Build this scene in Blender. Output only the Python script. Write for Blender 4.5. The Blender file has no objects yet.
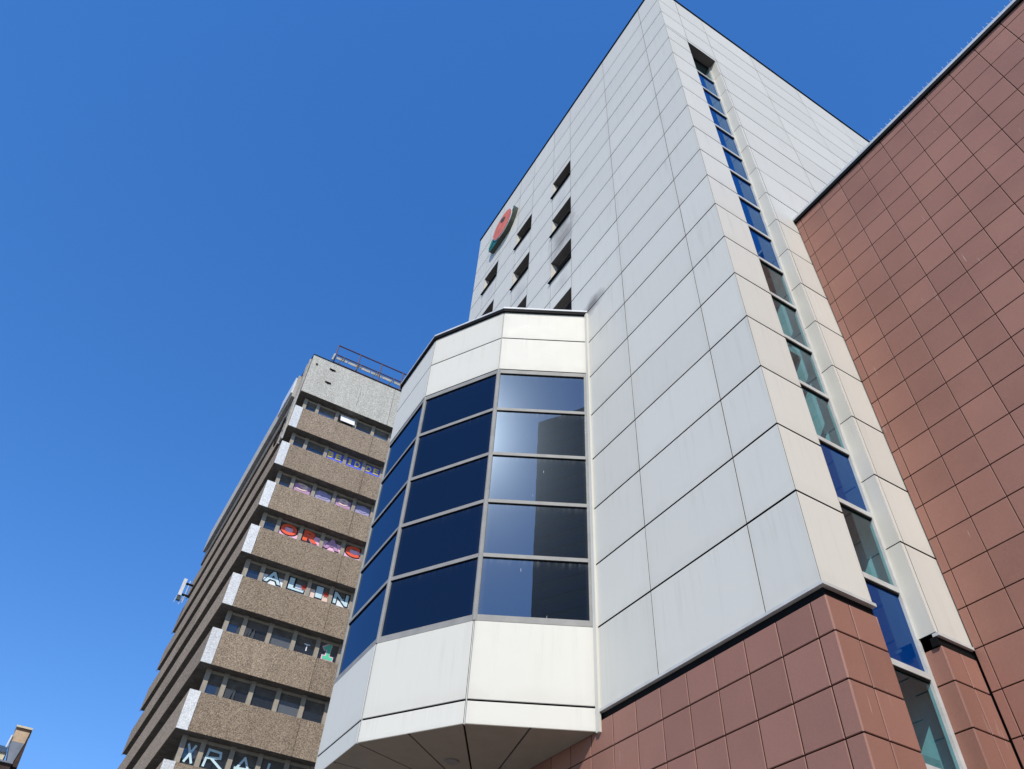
import bpy, math, random
from mathutils import Matrix, Vector
random.seed(7)
R = math.radians
K = 1.3                      # metres per drawing unit; the camera's eye is the drawing origin
GZ = -1.6                    # ground level in metres (eye height 1.6 m)
sc = bpy.context.scene
col = sc.collection

# ------------------------------------------------------------------ camera
cd = bpy.data.cameras.new('camera'); cam = bpy.data.objects.new('camera', cd); col.objects.link(cam)
RC = ((0.854751, -0.516325, 0.052997), (0.407195, 0.603747, -0.685333), (0.321858, 0.607369, 0.726299))
rx, dn, fw = (Vector(v) for v in RC)
cam.matrix_world = Matrix(((rx.x, -dn.x, -fw.x, 0), (rx.y, -dn.y, -fw.y, 0), (rx.z, -dn.z, -fw.z, 0), (0, 0, 0, 1)))
cd.sensor_width = 36; cd.lens = 751.307 / 1024 * 36
cd.clip_start = 0.1; cd.clip_end = 6000
sc.camera = cam

# ------------------------------------------------------------------ sky, sun, exposure
SUN_AZ, SUN_EL = 36.0, 42.5          # azimuth from -Y towards -X
sdir = Vector((-math.sin(R(SUN_AZ)) * math.cos(R(SUN_EL)), -math.cos(R(SUN_AZ)) * math.cos(R(SUN_EL)), math.sin(R(SUN_EL))))
w = bpy.data.worlds.new('World'); sc.world = w; w.use_nodes = True
nt = w.node_tree; bg = nt.nodes['Background']
sky = nt.nodes.new('ShaderNodeTexSky'); sky.sky_type = 'NISHITA'; sky.sun_disc = False
sky.sun_elevation = R(SUN_EL); sky.sun_rotation = math.atan2(sdir.x, sdir.y)
sky.altitude = 800; sky.air_density = 1; sky.dust_density = .25; sky.ozone_density = 4
gm = nt.nodes.new('ShaderNodeGamma'); gm.inputs['Gamma'].default_value = .67
hs = nt.nodes.new('ShaderNodeHueSaturation'); hs.inputs['Hue'].default_value = .514; hs.inputs['Saturation'].default_value = 1.55; hs.inputs['Value'].default_value = 1.13
nt.links.new(sky.outputs[0], gm.inputs['Color']); nt.links.new(gm.outputs[0], hs.inputs['Color']); nt.links.new(hs.outputs[0], bg.inputs['Color'])
bg.inputs['Strength'].default_value = .15
sl = bpy.data.lights.new('sun', 'SUN'); sl.energy = 2.0; sl.angle = R(0.5); sl.color = (1.0, 0.955, 0.875)
so = bpy.data.objects.new('sun', sl); col.objects.link(so)
so.rotation_euler = sdir.to_track_quat('Z', 'Y').to_euler()
so.location = (-30, -30, 60)
vs = sc.view_settings
vs.view_transform = 'Standard'; vs.look = 'None'; vs.exposure = 1.0; vs.gamma = 1; vs.use_curve_mapping = False
sc.cycles.max_bounces = 8; sc.cycles.transparent_max_bounces = 12

# ------------------------------------------------------------------ materials
class NT:
    def __init__(s, name):
        s.m = bpy.data.materials.new(name); s.m.use_nodes = True; s.t = s.m.node_tree
        s.t.nodes.clear(); s.out = s.n('OutputMaterial')
    def n(s, kind, **kw):
        nd = s.t.nodes.new('ShaderNode' + kind)
        for k, v in kw.items(): setattr(nd, k, v)
        return nd
    def l(s, a, b): s.t.links.new(a, b)
    def val(s, x): v = s.n('Value'); v.outputs[0].default_value = x; return v.outputs[0]
    def put(s, sock, x):
        if isinstance(x, (int, float, tuple)): sock.default_value = x
        else: s.l(x, sock)
    def math(s, op, a, b=0.0, c=0.0, clamp=False):
        nd = s.n('Math', operation=op, use_clamp=clamp)
        for i, x in enumerate((a, b, c)): s.put(nd.inputs[i], x)
        return nd.outputs[0]
    def mix(s, fac, a, b, mode='MIX'):
        nd = s.n('Mix', data_type='RGBA', blend_type=mode)
        s.put(nd.inputs[0], fac)
        for i, x in ((6, a), (7, b)):
            s.put(nd.inputs[i], (*x, 1) if isinstance(x, tuple) and len(x) == 3 else x)
        return nd.outputs[2]
    def noise(s, vec, scale, detail=3, rough=.55):
        nd = s.n('TexNoise'); nd.inputs['Scale'].default_value = scale; nd.inputs['Detail'].default_value = detail
        nd.inputs['Roughness'].default_value = rough; s.l(vec, nd.inputs['Vector']); return nd.outputs[0]
    def ramp(s, fac, lo, hi, clamp=True):
        nd = s.n('MapRange'); s.put(nd.inputs[0], fac); nd.inputs[1].default_value = lo; nd.inputs[2].default_value = hi
        nd.clamp = clamp; return nd.outputs[0]
    def pos(s): return s.n('TexCoord').outputs['Object']
    def uv(s):
        sp = s.n('SeparateXYZ'); s.l(s.n('TexCoord').outputs['UV'], sp.inputs[0]); return sp.outputs[0], sp.outputs[1]
    def mapped(s, v, scale):
        m = s.n('Mapping'); m.inputs['Scale'].default_value = scale; s.l(v, m.inputs[0]); return m.outputs[0]
    def attr(s, name='var'): a = s.n('Attribute', attribute_name=name); return a.outputs['Fac']
    def bsdf(s, color, rough=.5, spec=.5, metal=0.0, coat=0.0):
        b = s.n('BsdfPrincipled')
        s.put(b.inputs['Base Color'], (*color, 1) if isinstance(color, tuple) and len(color) == 3 else color)
        s.put(b.inputs['Roughness'], rough); b.inputs['Specular IOR Level'].default_value = spec
        b.inputs['Metallic'].default_value = metal; b.inputs['Coat Weight'].default_value = coat
        s.l(b.outputs[0], s.out.inputs['Surface']); return b

def plain(name, c, rough=.5, spec=.5, metal=0.0, vary=.12, scale=3.0):
    s = NT(name); p = s.pos(); f = s.noise(p, scale, 4)
    f2 = s.ramp(f, .3, .7)
    cc = s.mix(f2, tuple(x * (1 - vary) for x in c), tuple(min(1, x * (1 + vary)) for x in c))
    s.bsdf(cc, rough, spec, metal); return s.m

def cladding(name, c, rough, spec, stains=(), grime=.10, var=.05):
    """enamelled sheet: per-panel tone, rain streaks, dust along each panel's lower edge, named stains"""
    s = NT(name); p = s.pos(); u, v = s.uv(); a = s.attr()
    k = s.math('MULTIPLY_ADD', a, 2 * var, 1 - var)
    cc = s.mix(1.0, (*c, 1), s.mix(0, (1, 1, 1), (1, 1, 1)), 'MULTIPLY')
    vm = s.n('VectorMath', operation='SCALE'); s.l(cc, vm.inputs[0]); s.l(k, vm.inputs['Scale']); cc = vm.outputs[0]
    st = s.noise(s.mapped(p, (5.0, 5.0, .25)), 1.6, 5, .65)
    cl = s.noise(p, .7, 4)
    streak = s.math('MULTIPLY', s.math('MULTIPLY', s.ramp(st, .50, .74), s.ramp(cl, .36, .62)), s.math('MULTIPLY_ADD', s.ramp(v, .15, 1.0), .9, .35))
    low = s.math('MULTIPLY', s.ramp(v, .22, .0), s.ramp(s.noise(p, 2.2, 4), .30, .75))
    edge = s.math('MULTIPLY', s.ramp(s.math('ABSOLUTE', s.math('SUBTRACT', u, .5)), .42, .5), .35)
    g = s.math('ADD', s.math('MULTIPLY', streak, 1.0), s.math('MULTIPLY', s.math('ADD', low, edge), .75), clamp=True)
    cc = s.mix(s.math('MULTIPLY', g, grime * 3.2), cc, tuple(x * .62 * t for x, t in zip(c, (1.0, .97, .90))))
    sp = s.n('SeparateXYZ'); s.l(p, sp.inputs[0])
    for (y, zz, sy, sz, colr, amt) in stains:
        dy = s.math('DIVIDE', s.math('SUBTRACT', sp.outputs[1], y * K), sy * K)
        dz = s.math('DIVIDE', s.math('SUBTRACT', sp.outputs[2], zz * K), sz * K)
        d = s.math('SQRT', s.math('ADD', s.math('MULTIPLY', dy, dy), s.math('MULTIPLY', dz, dz)))
        d = s.math('ADD', d, s.math('MULTIPLY', s.math('SUBTRACT', s.noise(p, 1.8, 5), .5), 1.5))
        cc = s.mix(s.math('MULTIPLY', s.ramp(d, 1.0, .15), amt), cc, colr)
    b = s.bsdf(cc, rough, spec)
    bp = s.n('Bump'); bp.inputs['Strength'].default_value = .04; bp.inputs['Distance'].default_value = .02
    s.l(s.noise(p, 1.1, 2), bp.inputs['Height']); s.l(bp.outputs[0], b.inputs['Normal'])
    rr = s.math('MULTIPLY_ADD', s.noise(p, 3, 4), .25, rough - .12); s.l(rr, b.inputs['Roughness'])
    return s.m

def tile(name, c, rough, spec):
    s = NT(name); p = s.pos(); a = s.attr()
    n1 = s.ramp(s.noise(p, .55, 5, .6), .3, .72); n2 = s.ramp(s.noise(p, 26, 3), .25, .75)
    k = s.math('ADD', s.math('MULTIPLY_ADD', a, .15, .90), s.math('ADD', s.math('MULTIPLY', s.math('SUBTRACT', n1, .5), .16), s.math('MULTIPLY', s.math('SUBTRACT', n2, .5), .10)))
    vm = s.n('VectorMath', operation='SCALE'); vm.inputs[0].default_value = c; s.l(k, vm.inputs['Scale'])
    # lime runs: thin pale vertical dribbles, scarce
    run = s.noise(s.mapped(p, (16, 16, .9)), 1.0, 2, .4)
    run = s.math('MULTIPLY', s.ramp(run, .725, .76), s.ramp(s.noise(p, .9, 2), .47, .58))
    cc = s.mix(s.math('MULTIPLY', run, .55), vm.outputs[0], (.62, .50, .45))
    b = s.bsdf(cc, rough, spec)
    rr = s.math('MULTIPLY_ADD', n1, .16, rough - .08); s.l(rr, b.inputs['Roughness'])
    bp = s.n('Bump'); bp.inputs['Strength'].default_value = .12; bp.inputs['Distance'].default_value = .01
    s.l(s.noise(p, 30, 3), bp.inputs['Height']); s.l(bp.outputs[0], b.inputs['Normal'])
    return s.m

def pebble(name, c1, c2, c3, scale=30.0, big=.22, rough=.85):
    """exposed-aggregate concrete"""
    s = NT(name); p = s.pos()
    vo = s.n('TexVoronoi'); vo.inputs['Scale'].default_value = scale; s.l(p, vo.inputs['Vector'])
    bw = s.n('RGBToBW'); s.l(vo.outputs['Color'], bw.inputs[0])
    r = s.n('ValToRGB'); e = r.color_ramp.elements
    e[0].position = .15; e[0].color = (*c1, 1); e[1].position = .85; e[1].color = (*c3, 1)
    m = e.new(.5); m.color = (*c2, 1); s.l(bw.outputs[0], r.inputs[0])
    vo2 = s.n('TexVoronoi'); vo2.inputs['Scale'].default_value = scale * .6; s.l(p, vo2.inputs['Vector'])
    bw2 = s.n('RGBToBW'); s.l(vo2.outputs['Color'], bw2.inputs[0])
    cc = s.mix(.38, r.outputs[0], s.mix(s.ramp(bw2.outputs[0], .2, .8), c1, c3))
    cl = s.ramp(s.noise(s.mapped(p, (1, 1, .35)), .5, 5, .6), .3, .7)
    cc = s.mix(s.math('MULTIPLY', cl, big), cc, tuple(x * .55 for x in c2))
    rs = s.math('MULTIPLY', s.ramp(s.noise(s.mapped(p, (3, 3, .2)), 1.0, 4, .6), .55, .75), .30)
    cc = s.mix(rs, cc, tuple(x * .45 for x in c2))
    vm = s.n('VectorMath', operation='SCALE'); s.l(cc, vm.inputs[0]); s.l(s.math('MULTIPLY_ADD', s.attr(), .22, .88), vm.inputs['Scale']); cc = vm.outputs[0]
    b = s.bsdf(cc, rough, .25)
    bp = s.n('Bump'); bp.inputs['Strength'].default_value = .5; bp.inputs['Distance'].default_value = .02
    s.l(vo.outputs['Distance'], bp.inputs['Height']); s.l(bp.outputs[0], b.inputs['Normal'])
    return s.m

def mirror_glass(name, base, tint, ior=2.0, dust=0.0, warp=.0):
    """solar glass, opaque from the street: a dark body under a reflective coat, with dust"""
    s = NT(name); p = s.pos(); u, v = s.uv()
    d = s.n('BsdfDiffuse'); d.inputs['Color'].default_value = (*base, 1)
    g = s.n('BsdfGlossy'); g.inputs['Color'].default_value = (*tint, 1); g.inputs['Roughness'].default_value = 0.0
    fr = s.n('Fresnel'); fr.inputs['IOR'].default_value = ior
    if warp:
        bp = s.n('Bump'); bp.inputs['Strength'].default_value = warp; bp.inputs['Distance'].default_value = .05
        s.l(s.noise(p, .8, 2), bp.inputs['Height']); s.l(bp.outputs[0], g.inputs['Normal'])
    mx = s.n('MixShader'); s.l(fr.outputs[0], mx.inputs[0]); s.l(d.outputs[0], mx.inputs[1]); s.l(g.outputs[0], mx.inputs[2])
    sh = mx.outputs[0]
    if dust:
        g2 = s.n('BsdfGlossy'); g2.inputs['Roughness'].default_value = .22; g2.inputs['Color'].default_value = (.62, .8, 1, 1)
        dd = s.n('BsdfDiffuse'); dd.inputs['Color'].default_value = (.55, .54, .5, 1)
        nn = s.noise(s.mapped(p, (9, 9, .45)), 1.4, 4, .6)
        top = s.math('MULTIPLY', s.ramp(v, .80, 1.0), s.ramp(nn, .3, .7))
        side = s.ramp(s.math('ABSOLUTE', s.math('SUBTRACT', u, .5)), .44, .5)
        f = s.math('ADD', s.math('MULTIPLY', s.math('ADD', s.math('MULTIPLY', top, top), s.math('MULTIPLY', side, .35)), .16), s.math('MULTIPLY_ADD', nn, .006, .001))
        m2 = s.n('MixShader'); s.l(s.math('MULTIPLY', f, dust), m2.inputs[0]); s.l(sh, m2.inputs[1]); s.l(dd.outputs[0], m2.inputs[2])
        m3 = s.n('MixShader'); m3.inputs[0].default_value = .0055 * dust; s.l(m2.outputs[0], m3.inputs[1]); s.l(g2.outputs[0], m3.inputs[2])
        fl = s.noise(s.mapped(p, (22, 22, 3.5)), 1.0, 1, .3)
        m4 = s.n('MixShader'); s.l(s.math('MULTIPLY', s.ramp(fl, .83, .86), .8 if dust > .9 else .0), m4.inputs[0]); s.l(m3.outputs[0], m4.inputs[1]); s.l(dd.outputs[0], m4.inputs[2])
        sh = m4.outputs[0]
    s.l(sh, s.out.inputs['Surface']); return s.m

def clear_glass(name, tint, ior=1.7):
    s = NT(name)
    t = s.n('BsdfTransparent'); t.inputs['Color'].default_value = (*tint, 1)
    g = s.n('BsdfGlossy'); g.inputs['Roughness'].default_value = 0.0; g.inputs['Color'].default_value = (.9, .95, 1, 1)
    lw = s.n('LayerWeight'); lw.inputs['Blend'].default_value = .5
    fac = s.math('MULTIPLY_ADD', s.math('POWER', lw.outputs['Facing'], 4.0), .6, .07, True)
    mx = s.n('MixShader'); s.l(fac, mx.inputs[0]); s.l(t.outputs[0], mx.inputs[1]); s.l(g.outputs[0], mx.inputs[2])
    s.l(mx.outputs[0], s.out.inputs['Surface']); return s.m

WHITE = (.69, .660, .570)
M = {
 'white': cladding('white_enamel', WHITE, .60, .30, grime=.10, var=.03),
 'white_left': cladding('white_enamel_stained', WHITE, .55, .35, stains=(
     (8.93, 14.74, .52, .36, (.14, .12, .10), .75), (10.3, 19.6, .85, 1.3, (.33, .30, .255), .9), (10.3, 17.3, .5, .5, (.42, .40, .37), .5),
     (10.4, 22.0, .5, .6, (.5, .49, .46), .35), (12.75, 22.1, .45, .6, (.5, .49, .46), .4), (12.8, 19.6, .5, .6, (.45, .43, .40), .4), (15.1, 22.2, .4, .5, (.5, .49, .46), .4)), grime=.10, var=.03),
 'tile': tile('brown_tile', (.325, .158, .114), .55, .22),
 'joint': plain('dark_joint', (.007, .0065, .006), .95, .05),
 'joint_brown': plain('dark_brown_joint', (.055, .028, .022), .9, .2),
 'black': plain('black_flashing', (.008, .0075, .0075), .7, .1),
 'coping': plain('galvanised_coping', (.52, .535, .54), .5, .4),
 'alu': plain('grey_aluminium', (.28, .27, .245), .6, .35),
 'alu_light': plain('pale_aluminium', (.56, .55, .51), .55, .4),
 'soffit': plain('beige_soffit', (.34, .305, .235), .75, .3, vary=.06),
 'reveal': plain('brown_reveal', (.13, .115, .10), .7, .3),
 'roof': plain('roof_felt', (.08, .08, .085), .9, .2),
 'glassA': mirror_glass('dusty_mirror_glass', (.004, .007, .012), (.62, .86, 1.0), 2.7, dust=1.0, warp=.015),
 'glassB': mirror_glass('navy_mirror_glass', (.002, .005, .014), (.66, .82, 1.0), 1.58, dust=.25),
 'winglass': mirror_glass('dark_window_glass', (.010, .013, .02), (.9, .95, 1), 1.7, dust=.5),
 'teal': clear_glass('teal_glass', (.46, .80, .86)),
 'blue': mirror_glass('blue_spandrel_glass', (.0015, .034, .165), (.55, .85, 1.0), 1.45),
 'interior': plain('stairwell_paint', (.62, .62, .60), .8, .2),
 'stair': plain('stair_concrete', (.35, .35, .33), .8, .2),
 'peb': pebble('brown_aggregate', (.110, .078, .053), (.295, .215, .145), (.53, .42, .295)),
 'pebw': pebble('pale_aggregate', (.25, .235, .185), (.53, .50, .42), (.72, .69, .60), big=.16),
 'pebwhite': pebble('white_aggregate', (.52, .52, .50), (.74, .74, .71), (.84, .84, .82), scale=24, big=.05),
 'conc': plain('dark_concrete', (.14, .125, .105), .9, .2, vary=.3),
 'concg': plain('grey_concrete', (.42, .40, .36), .9, .2, vary=.18),
 'mull': plain('timber_mullion', (.36, .31, .24), .7, .3),
 'glassT': mirror_glass('office_glass', (.022, .026, .034), (.95, .97, 1.0), 1.9),
 'glasspale': mirror_glass('office_glass_blinds', (.12, .13, .145), (.95, .97, 1.0), 1.9),
 'red_steel': plain('rust_red_steel', (.11, .038, .036), .6, .4),
 'pipe': plain('pale_sheet', (.66, .67, .67), .4, .5),
 'disc': plain('red_sign_face', (.72, .17, .085), .5, .5, vary=.2),
 'green': plain('green_sign_face', (.018, .15, .105), .4, .5, vary=.3),
 'signside': plain('dark_sign_side', (.07, .085, .065), .6, .3),
 'tower_dark': plain('dark_curtain_wall', (.035, .036, .040), .35, .5),
 'tan': plain('tan_render', (.50, .36, .23), .9, .2, vary=.25, scale=.8),
 'grey_and_shade': plain('grey_render_and_shade', (.20, .22, .25), .9, .2, vary=.25, scale=.8),
 'umber_and_shade': plain('umber_brick_and_shade', (.07, .045, .035), .9, .2, vary=.3),
 'slate': plain('blue_slate', (.045, .075, .12), .6, .4, vary=.25),
 'cream': plain('cream_render', (.68, .58, .40), .9, .2),
 'pave': plain('grey_paving', (.21, .20, .185), .9, .2, vary=.15, scale=.6),
}
def paint(name, c):
    if name not in M: M[name] = plain(name, c, .6, .3, vary=.06)
    return M[name]

# ------------------------------------------------------------------ mesh builder (drawing units in, metres out)
class MB:
    def __init__(s): s.v = []; s.f = []; s.uv = []; s.var = []; s.mi = []
    def face(s, pts, uv=None, var=None, mi=0):
        b = len(s.v); s.v += [tuple(c * K for c in p) for p in pts]; s.f.append(tuple(range(b, b + len(pts))))
        s.uv += list(uv) if uv else [(.5, .5)] * len(pts)
        s.var.append(random.random() if var is None else var); s.mi.append(mi)
    def hexa(s, p, var=None, mi=0):   # p: 8 corners, bottom ring then top ring (counter-clockwise from above)
        var = random.random() if var is None else var
        q = [(0, 1), (1, 1), (1, 0), (0, 0)]
        s.face([p[3], p[2], p[1], p[0]], None, var, mi); s.face([p[4], p[5], p[6], p[7]], None, var, mi)
        for i in range(4):
            j = (i + 1) % 4
            s.face([p[i], p[j], p[j + 4], p[i + 4]], [(0, 0), (1, 0), (1, 1), (0, 1)], var, mi)
    def box(s, x0, x1, y0, y1, z0, z1, var=None, mi=0):
        s.hexa([(x0, y0, z0), (x1, y0, z0), (x1, y1, z0), (x0, y1, z0), (x0, y0, z1), (x1, y0, z1), (x1, y1, z1), (x0, y1, z1)], var, mi)
    def prism(s, poly, z0, z1, mi=0):  # poly counter-clockwise from above
        s.face([(x, y, z0) for x, y in reversed(poly)], mi=mi); s.face([(x, y, z1) for x, y in poly], mi=mi)
        for i in range(len(poly)):
            a, b = poly[i], poly[(i + 1) % len(poly)]
            s.face([(*a, z0), (*b, z0), (*b, z1), (*a, z1)], [(0, 0), (1, 0), (1, 1), (0, 1)], mi=mi)
    def bar(s, a, b, r, n=6, mi=0):
        a = Vector(a); b = Vector(b); d = (b - a).normalized(); up = Vector((0, 0, 1)) if abs(d.z) < .9 else Vector((1, 0, 0))
        e1 = d.cross(up).normalized(); e2 = d.cross(e1)
        ra = [a + (e1 * math.cos(t) + e2 * math.sin(t)) * r for t in [2 * math.pi * i / n for i in range(n)]]
        rb = [p + (b - a) for p in ra]
        for i in range(n):
            j = (i + 1) % n; s.face([ra[j], ra[i], rb[i], rb[j]], mi=mi)
        s.face(ra, mi=mi); s.face(list(reversed(rb)), mi=mi)
    def build(s, name, mats, parent=None, smooth=False):
        me = bpy.data.meshes.new(name); me.from_pydata(s.v, [], s.f)
        for m in (mats if isinstance(mats, (list, tuple)) else [mats]): me.materials.append(m)
        ul = me.uv_layers.new(name='UVMap'); ul.data.foreach_set('uv', [c for p in s.uv for c in p])
        at = me.attributes.new('var', 'FLOAT', 'FACE'); at.data.foreach_set('value', s.var)
        me.polygons.foreach_set('material_index', s.mi)
        me.update(); o = bpy.data.objects.new(name, me); col.objects.link(o)
        if parent is not None:
            o.parent = parent; o.matrix_parent_inverse = Matrix.Translation(parent.location).inverted()
        return o

def thing(name, label, cat, loc, group=None):
    o = bpy.data.objects.new(name, None); col.objects.link(o); o.location = tuple(c * K for c in loc)
    o.empty_display_size = .5
    o['label'] = label; o['category'] = cat
    if group: o['group'] = group
    return o

class Frame:
    """a vertical plane: origin o (x, y), direction d along it, outward normal n"""
    def __init__(s, o, d, n):
        L = math.hypot(*d); s.o = o; s.d = (d[0] / L, d[1] / L); s.n = n
    def p(s, u, z, out=0.0): return (s.o[0] + s.d[0] * u + s.n[0] * out, s.o[1] + s.d[1] * u + s.n[1] * out, z)
    def quad(s, u0, u1, z0, z1, out=0.0):
        pts = [s.p(u0, z0, out), s.p(u1, z0, out), s.p(u1, z1, out), s.p(u0, z1, out)]; uv = [(0, 0), (1, 0), (1, 1), (0, 1)]
        # wind so that the face looks outward
        c = s.d[0] * s.n[1] - s.d[1] * s.n[0]
        if c > 0: pts.reverse(); uv.reverse()
        return pts, uv
    def box(s, mb, u0, u1, z0, z1, a, b, mi=0, var=None):
        """box from depth a (inner) to b (outer)"""
        P = [s.p(u0, z0, a), s.p(u1, z0, a), s.p(u1, z0, b), s.p(u0, z0, b)]
        T = [s.p(u0, z1, a), s.p(u1, z1, a), s.p(u1, z1, b), s.p(u0, z1, b)]
        c = s.d[0] * s.n[1] - s.d[1] * s.n[0]
        if c < 0: P.reverse(); T.reverse()
        mb.hexa(P + T, var, mi)

def panels(mb, fr, rects, gu, gz, ch=.002, dep=.05, tilt=.0016, mi=0):
    """sheet panels or tiles with real open joints: chamfered front, returned sides"""
    for (u0, u1, z0, z1) in rects:
        a0, a1, b0, b1 = u0 + gu / 2, u1 - gu / 2, z0 + gz / 2, z1 - gz / 2
        if a1 - a0 < .02 or b1 - b0 < .02: continue
        var = random.random(); tu = random.uniform(-tilt, tilt); tz = random.uniform(-tilt, tilt)
        cu, cz = (a0 + a1) / 2, (b0 + b1) / 2
        def pt(u, z, out, fu, fz):
            return fr.p(u, z, out + (u - cu) * tu + (z - cz) * tz)
        rings = [[(a0, b0), (a1, b0), (a1, b1), (a0, b1)]]
        back = [pt(u, z, -dep, 0, 0) for u, z in rings[0]]
        mid = [pt(u, z, -ch, 0, 0) for u, z in rings[0]]
        fro = [pt(u, z, 0, 0, 0) for u, z in ((a0 + ch, b0 + ch), (a1 - ch, b0 + ch), (a1 - ch, b1 - ch), (a0 + ch, b1 - ch))]
        uv = [(0, 0), (1, 0), (1, 1), (0, 1)]
        flip = (fr.d[0] * fr.n[1] - fr.d[1] * fr.n[0]) > 0
        def add(q, t, k=None):
            if flip: q = q[::-1]; t = t[::-1]
            mb.face(q, t, var, mi if k is None else k)
        add(fro, uv)
        for i in range(4):
            j = (i + 1) % 4
            add([mid[i], mid[j], fro[j], fro[i]], [uv[i], uv[j], uv[j], uv[i]])
            add([back[i], back[j], mid[j], mid[i]], [uv[i], uv[j], uv[j], uv[i]], 1)

def grid(us, zs, holes=()):
    out = []
    for u0, u1 in zip(us[:-1], us[1:]):
        for z0, z1 in zip(zs[:-1], zs[1:]):
            rs = [(u0, u1, z0, z1)]
            for (h0, h1, k0, k1) in holes:
                nr = []
                for (a0, a1, b0, b1) in rs:
                    if h1 <= a0 + 1e-6 or h0 >= a1 - 1e-6 or k1 <= b0 + 1e-6 or k0 >= b1 - 1e-6: nr.append((a0, a1, b0, b1)); continue
                    if b0 < k0: nr.append((a0, a1, b0, k0))
                    if b1 > k1: nr.append((a0, a1, k1, b1))
                    m0, m1 = max(b0, k0), min(b1, k1)
                    if a0 < h0: nr.append((a0, h0, m0, m1))
                    if a1 > h1: nr.append((h1, a1, m0, m1))
                rs = nr
            out += rs
    return out

def backing(mb, fr, u0, u1, z0, z1, out, holes=(), mi=0):
    for (a0, a1, b0, b1) in grid([u0, u1], [z0, z1], holes):
        p, t = fr.quad(a0, a1, b0, b1, out); mb.face(p, t, .5, mi)

# ------------------------------------------------------------------ ground
g = MB(); g.box(-900, 900, -900, 900, GZ / K - .5, GZ / K)
go = g.build('ground', M['pave']); go['kind'] = 'structure'
GB = GZ / K          # ground in drawing units

# ------------------------------------------------------------------ the white office tower
XL, YR, ZT = 6.774, 4.797, 27.87
XE, YE = 22.0, 16.68
tower = thing('office_tower', 'tall white panelled office tower with brown tiled base, glazed polygonal bay and stair slit', 'building', (14, 11, GB))
FL = Frame((XL, 0), (0, 1), (-1, 0))        # left face, u = y
FR = Frame((0, YR), (1, 0), (0, -1))        # right face, u = x
zrow = [4.93, 6.275, 7.465, 8.675, 9.90, 11.12, 12.305, 13.50] + [13.50 + 1.176 * i for i in range(1, 11)] + [26.45, ZT - .06]
ycol = [YR, 5.69, 7.765, 9.83, 10.89, 12.27, 13.31, 14.65, 15.69, YE]
SX0, SX1, SD = 7.63, 8.72, .26              # slit: left and right jambs, depth
xcol = [XL, 7.655, 8.80, 11.03, 13.27, 15.51, 17.75, 20.0, XE]
wz = [(22.78, 23.76), (20.36, 21.33), (17.90, 18.90), (15.50, 16.50)]
wy = [(9.83, 10.89), (12.27, 13.31), (14.65, 15.69)]
wh = [(a, b, c, d) for a, b in wy for c, d in wz]
slit = (SX0, SX1, GB, 23.90)

m = MB()
panels(m, FL, grid(ycol, zrow, wh), .013, .030)
backing(m, FL, YR + .04, YE, 4.93, ZT - .06, -.045, wh, 1)
m.build('left_cladding', [M['white_left'], M['joint']], tower)
m = MB()
panels(m, FR, grid([XL] + xcol[1:], zrow, [slit]), .013, .030)
backing(m, FR, XL + .04, XE, 4.93, ZT - .06, -.045, [slit], 1)
# slit jamb panels (the right one faces the street, the left one its neighbour)
FJ = Frame((SX1, 0), (0, 1), (-1, 0)); FJ2 = Frame((SX0, 0), (0, 1), (1, 0))
panels(m, FJ, grid([YR, YR + SD], [z for z in zrow if z < 23.5] + [23.90]), .004, .014, dep=.03)
panels(m, FJ2, grid([YR, YR + SD], [z for z in zrow if z < 23.5] + [23.90]), .004, .014, dep=.03)
m.build('right_cladding', [M['white'], M['joint']], tower)
# the two far sides, plain
m = MB(); m.box(XL + .06, XE - .06, YE - .04, YE, 4.93, ZT - .06); m.box(XE - .06, XE, YR + .06, YE, 4.93, ZT - .06)
m.build('rear_cladding', M['white'], tower)
# roof and coping
m = MB(); m.box(XL + .07, XE - .07, YR + .07, YE - .05, ZT - .35, ZT - .07); m.build('roof', M['roof'], tower)
m = MB()
t = .035
m.box(XL - t, XL + .25, YR - t, YE + t, ZT - .055, ZT); m.box(XL + .252, XE, YR - t, YR + .25, ZT - .055, ZT); m.box(XL + .252, XE, YE - .25, YE + t, ZT - .055, ZT)
m.build('coping', M['black'], tower)

# drip trim and shadow gap at the foot of the white cladding
m = MB()
m.box(XL - .035, XL + .05, YR - .035, YE, 4.885, 4.928); m.box(XL + .052, SX0, YR - .035, YR + .05, 4.885, 4.928)
m.box(SX1, 9.395, YR - .035, YR + .05, 4.885, 4.928)
m.build('drip_trim', M['alu_light'], tower)
m = MB()
m.box(XL + .03, XL + .10, YR + .03, YE, 4.77, 4.884); m.box(XL + .102, SX0 - .01, YR + .03, YR + .10, 4.77, 4.884)
m.box(SX1 - .004, 9.395, YR + .008, YR + .10, 4.77, 4.884)
m.build('shadow_gap', M['black'], tower)
# brown tiled base
zb = [4.775] + [4.33 - .548 * i for i in range(0, 12)]
zb = [z for z in zb if z > GB] + [GB]; zb = zb[::-1]
XB, YB = XL - .002, YR - .002
FLb = Frame((XB, 0), (0, 1), (-1, 0)); FRb = Frame((0, YB), (1, 0), (0, -1))
yb = [YR - .002, 5.03] + [5.03 + .546 * i for i in range(1, 22)] + [YE]
m = MB()
panels(m, FLb, grid([y for y in yb if y <= YE], zb), .013, .013, ch=.008, dep=.05, tilt=.003)
backing(m, FLb, YR + .05, YE, GB, 4.772, -.05, (), 1)
panels(m, FRb, grid([XL - .002, 7.15, SX0], zb), .013, .013, ch=.008, tilt=.003)
backing(m, FRb, XL + .05, SX0 - .01, GB, 4.772, -.05, (), 1)
panels(m, FRb, grid([SX1 + .03, 9.09, 9.405], zb), .013, .013, ch=.008, tilt=.003)
backing(m, FRb, SX1 + .06, 9.40, GB, 4.772, -.05, (), 1)
FJb = Frame((SX1 + .03, 0), (0, 1), (-1, 0))
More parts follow.
